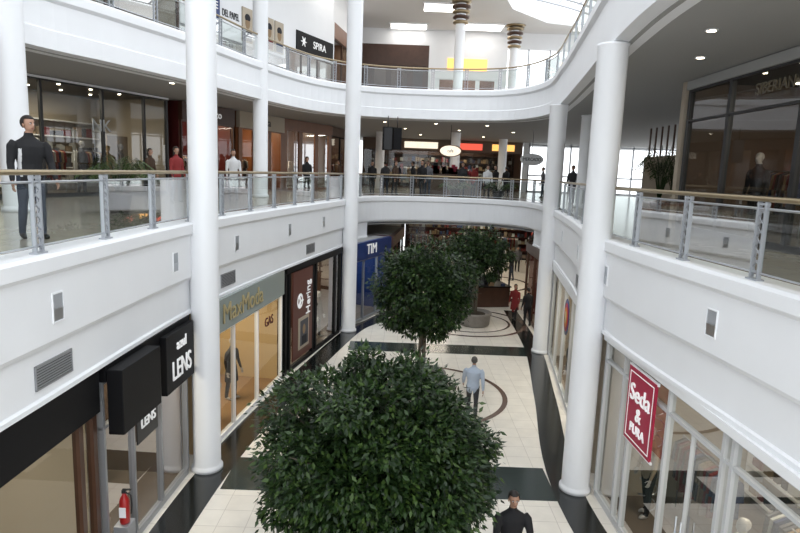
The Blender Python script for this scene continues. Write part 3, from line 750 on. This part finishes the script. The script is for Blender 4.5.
manq(4.7,10.3,.02,100,BG,K); manq(4.75,7.4,.02,80,WH,GR); manq(4.9,16.3,.02,80,GR,K); manq(5.0,14.3,.02,80,RD,K)
# ---------------------------------------------------------------- objects
def extinguisher(x,y,z):
    e=empty('fire_extinguisher',(x,y,z)); b=MB(); Rm=mat('extinguisher_red',(.35,.01,.01),.3)
    b.lathe(0,0,[(.065,0),(.072,.03),(.072,.36),(.05,.42),(.03,.45),(.03,.48)],Rm,20); b.box(-.03,.03,-.02,.02,.48,.53,DARK); b.box(-.02,.11,-.012,.012,.53,.55,DARK)
    b.tube([(.03,0,.49),(.10,.0,.45),(.11,0,.3),(.10,0,.15)],.012,DARK,6); b.box(-.05,.05,-.078,-.07,.12,.28,WHITEC); b.obj('cylinder_body',e)
extinguisher(-4.02,8.35,.75)
b=MB(); b.box(-4.14,-3.92,8.22,8.48,0,.75,GREYF); b.obj('extinguisher_stand',bevel=.01)
e=empty('kiosk',(3.9,28.2,0),.2); b=MB()
b.box(-1.2,1.2,-.7,.7,0,.95,WOOD); b.box(-1.25,1.25,-.75,.75,.95,1.0,BLACK)
for sx in (-1.15,1.15):
    for sy in (-.65,.65): b.box(sx-.03,sx+.03,sy-.03,sy+.03,1,2.3,DARK)
b.box(-1.3,1.3,-.8,.8,2.3,2.55,WOOD)
for k in range(26):
    x=random.uniform(-1.1,1.1);y=random.uniform(-.6,.6);w=random.uniform(.06,.14); b.box(x-w,x+w,y-w*.6,y+w*.6,1.0,1.0+random.uniform(.1,.5),random.choice(GC+[RED,YEL]))
b.obj('counter',e)
e=empty('kiosk',(2.5,33,Z2),0); b=MB()
b.box(-1.6,1.6,-.6,.6,0,1.05,BROWNW); b.box(-1.65,1.65,-.65,.65,1.05,1.1,WOOD)
for k in range(30):
    x=random.uniform(-1.4,1.4);w=random.uniform(.06,.14); b.box(x-w,x+w,-.3,.2,1.1,1.1+random.uniform(.1,.6),random.choice(GC+[RED,YEL,BLUE]))
b.obj('counter',e)
e=empty('hanging_screen',(-.55,26.9,7.55),.3); b=MB()
b.box(-.42,.0,-.08,.08,-.5,.5,BLACK); b.box(.08,.45,.05,.2,-.45,.5,BLACK); b.tube([(-.2,0,.5),(-.2,0,.97)],.02,DARK,6); b.tube([(.26,.12,.5),(.26,.12,.97)],.02,DARK,6); b.box(-.38,-.04,-.085,-.08,-.46,.46,DARK); b.obj('screen_body',e)
for (x,y,z,m,t) in [(2.3,30.5,7.25,WOODL,'cafe'),(6.6,31.5,7.0,WHITEC,'MERCADO')]:
    e=empty('hanging_sign',(x,y,z)); b=MB()
    b.M=Matrix.Rotation(math.pi/2,4,'X')@Matrix.Diagonal((1,.5,1,1)); b.lathe(0,0,[(.6,-.04),(.6,.04)],m,32); b.lathe(0,0,[(.52,-.05),(.52,.05)],GLOWP if m is WOODL else WHITEC,32); b.M=None
    b.tube([(0,0,.3),(0,0,SOF-z)],.015,DARK,6); b.obj('sign_disc',e); text(t,0,-.07,0,.24,DARK,e,sx=.8)
# ---------------------------------------------------------------- world, camera
w=bpy.data.worlds.new('overcast_sky'); SC.world=w; w.use_nodes=True
nt=w.node_tree; bg=nt.nodes['Background']; bg.inputs['Color'].default_value=(.92,.96,1,1); bg.inputs['Strength'].default_value=1.35
cam=bpy.data.cameras.new('camera'); co=bpy.data.objects.new('camera',cam); COL.objects.link(co)
cam.lens=27; cam.sensor_width=36; cam.clip_start=.05; cam.clip_end=300
Mx=Matrix.Translation((0,0,6.15))@Matrix.Rotation(math.radians(81),4,'X')@Matrix.Rotation(math.radians(2.1),4,'Z')
co.matrix_world=Mx; SC.camera=co
SC.view_settings.view_transform='Standard'
try: SC.view_settings.look='None'
except Exception as ex: print(ex)
SC.view_settings.exposure=.92
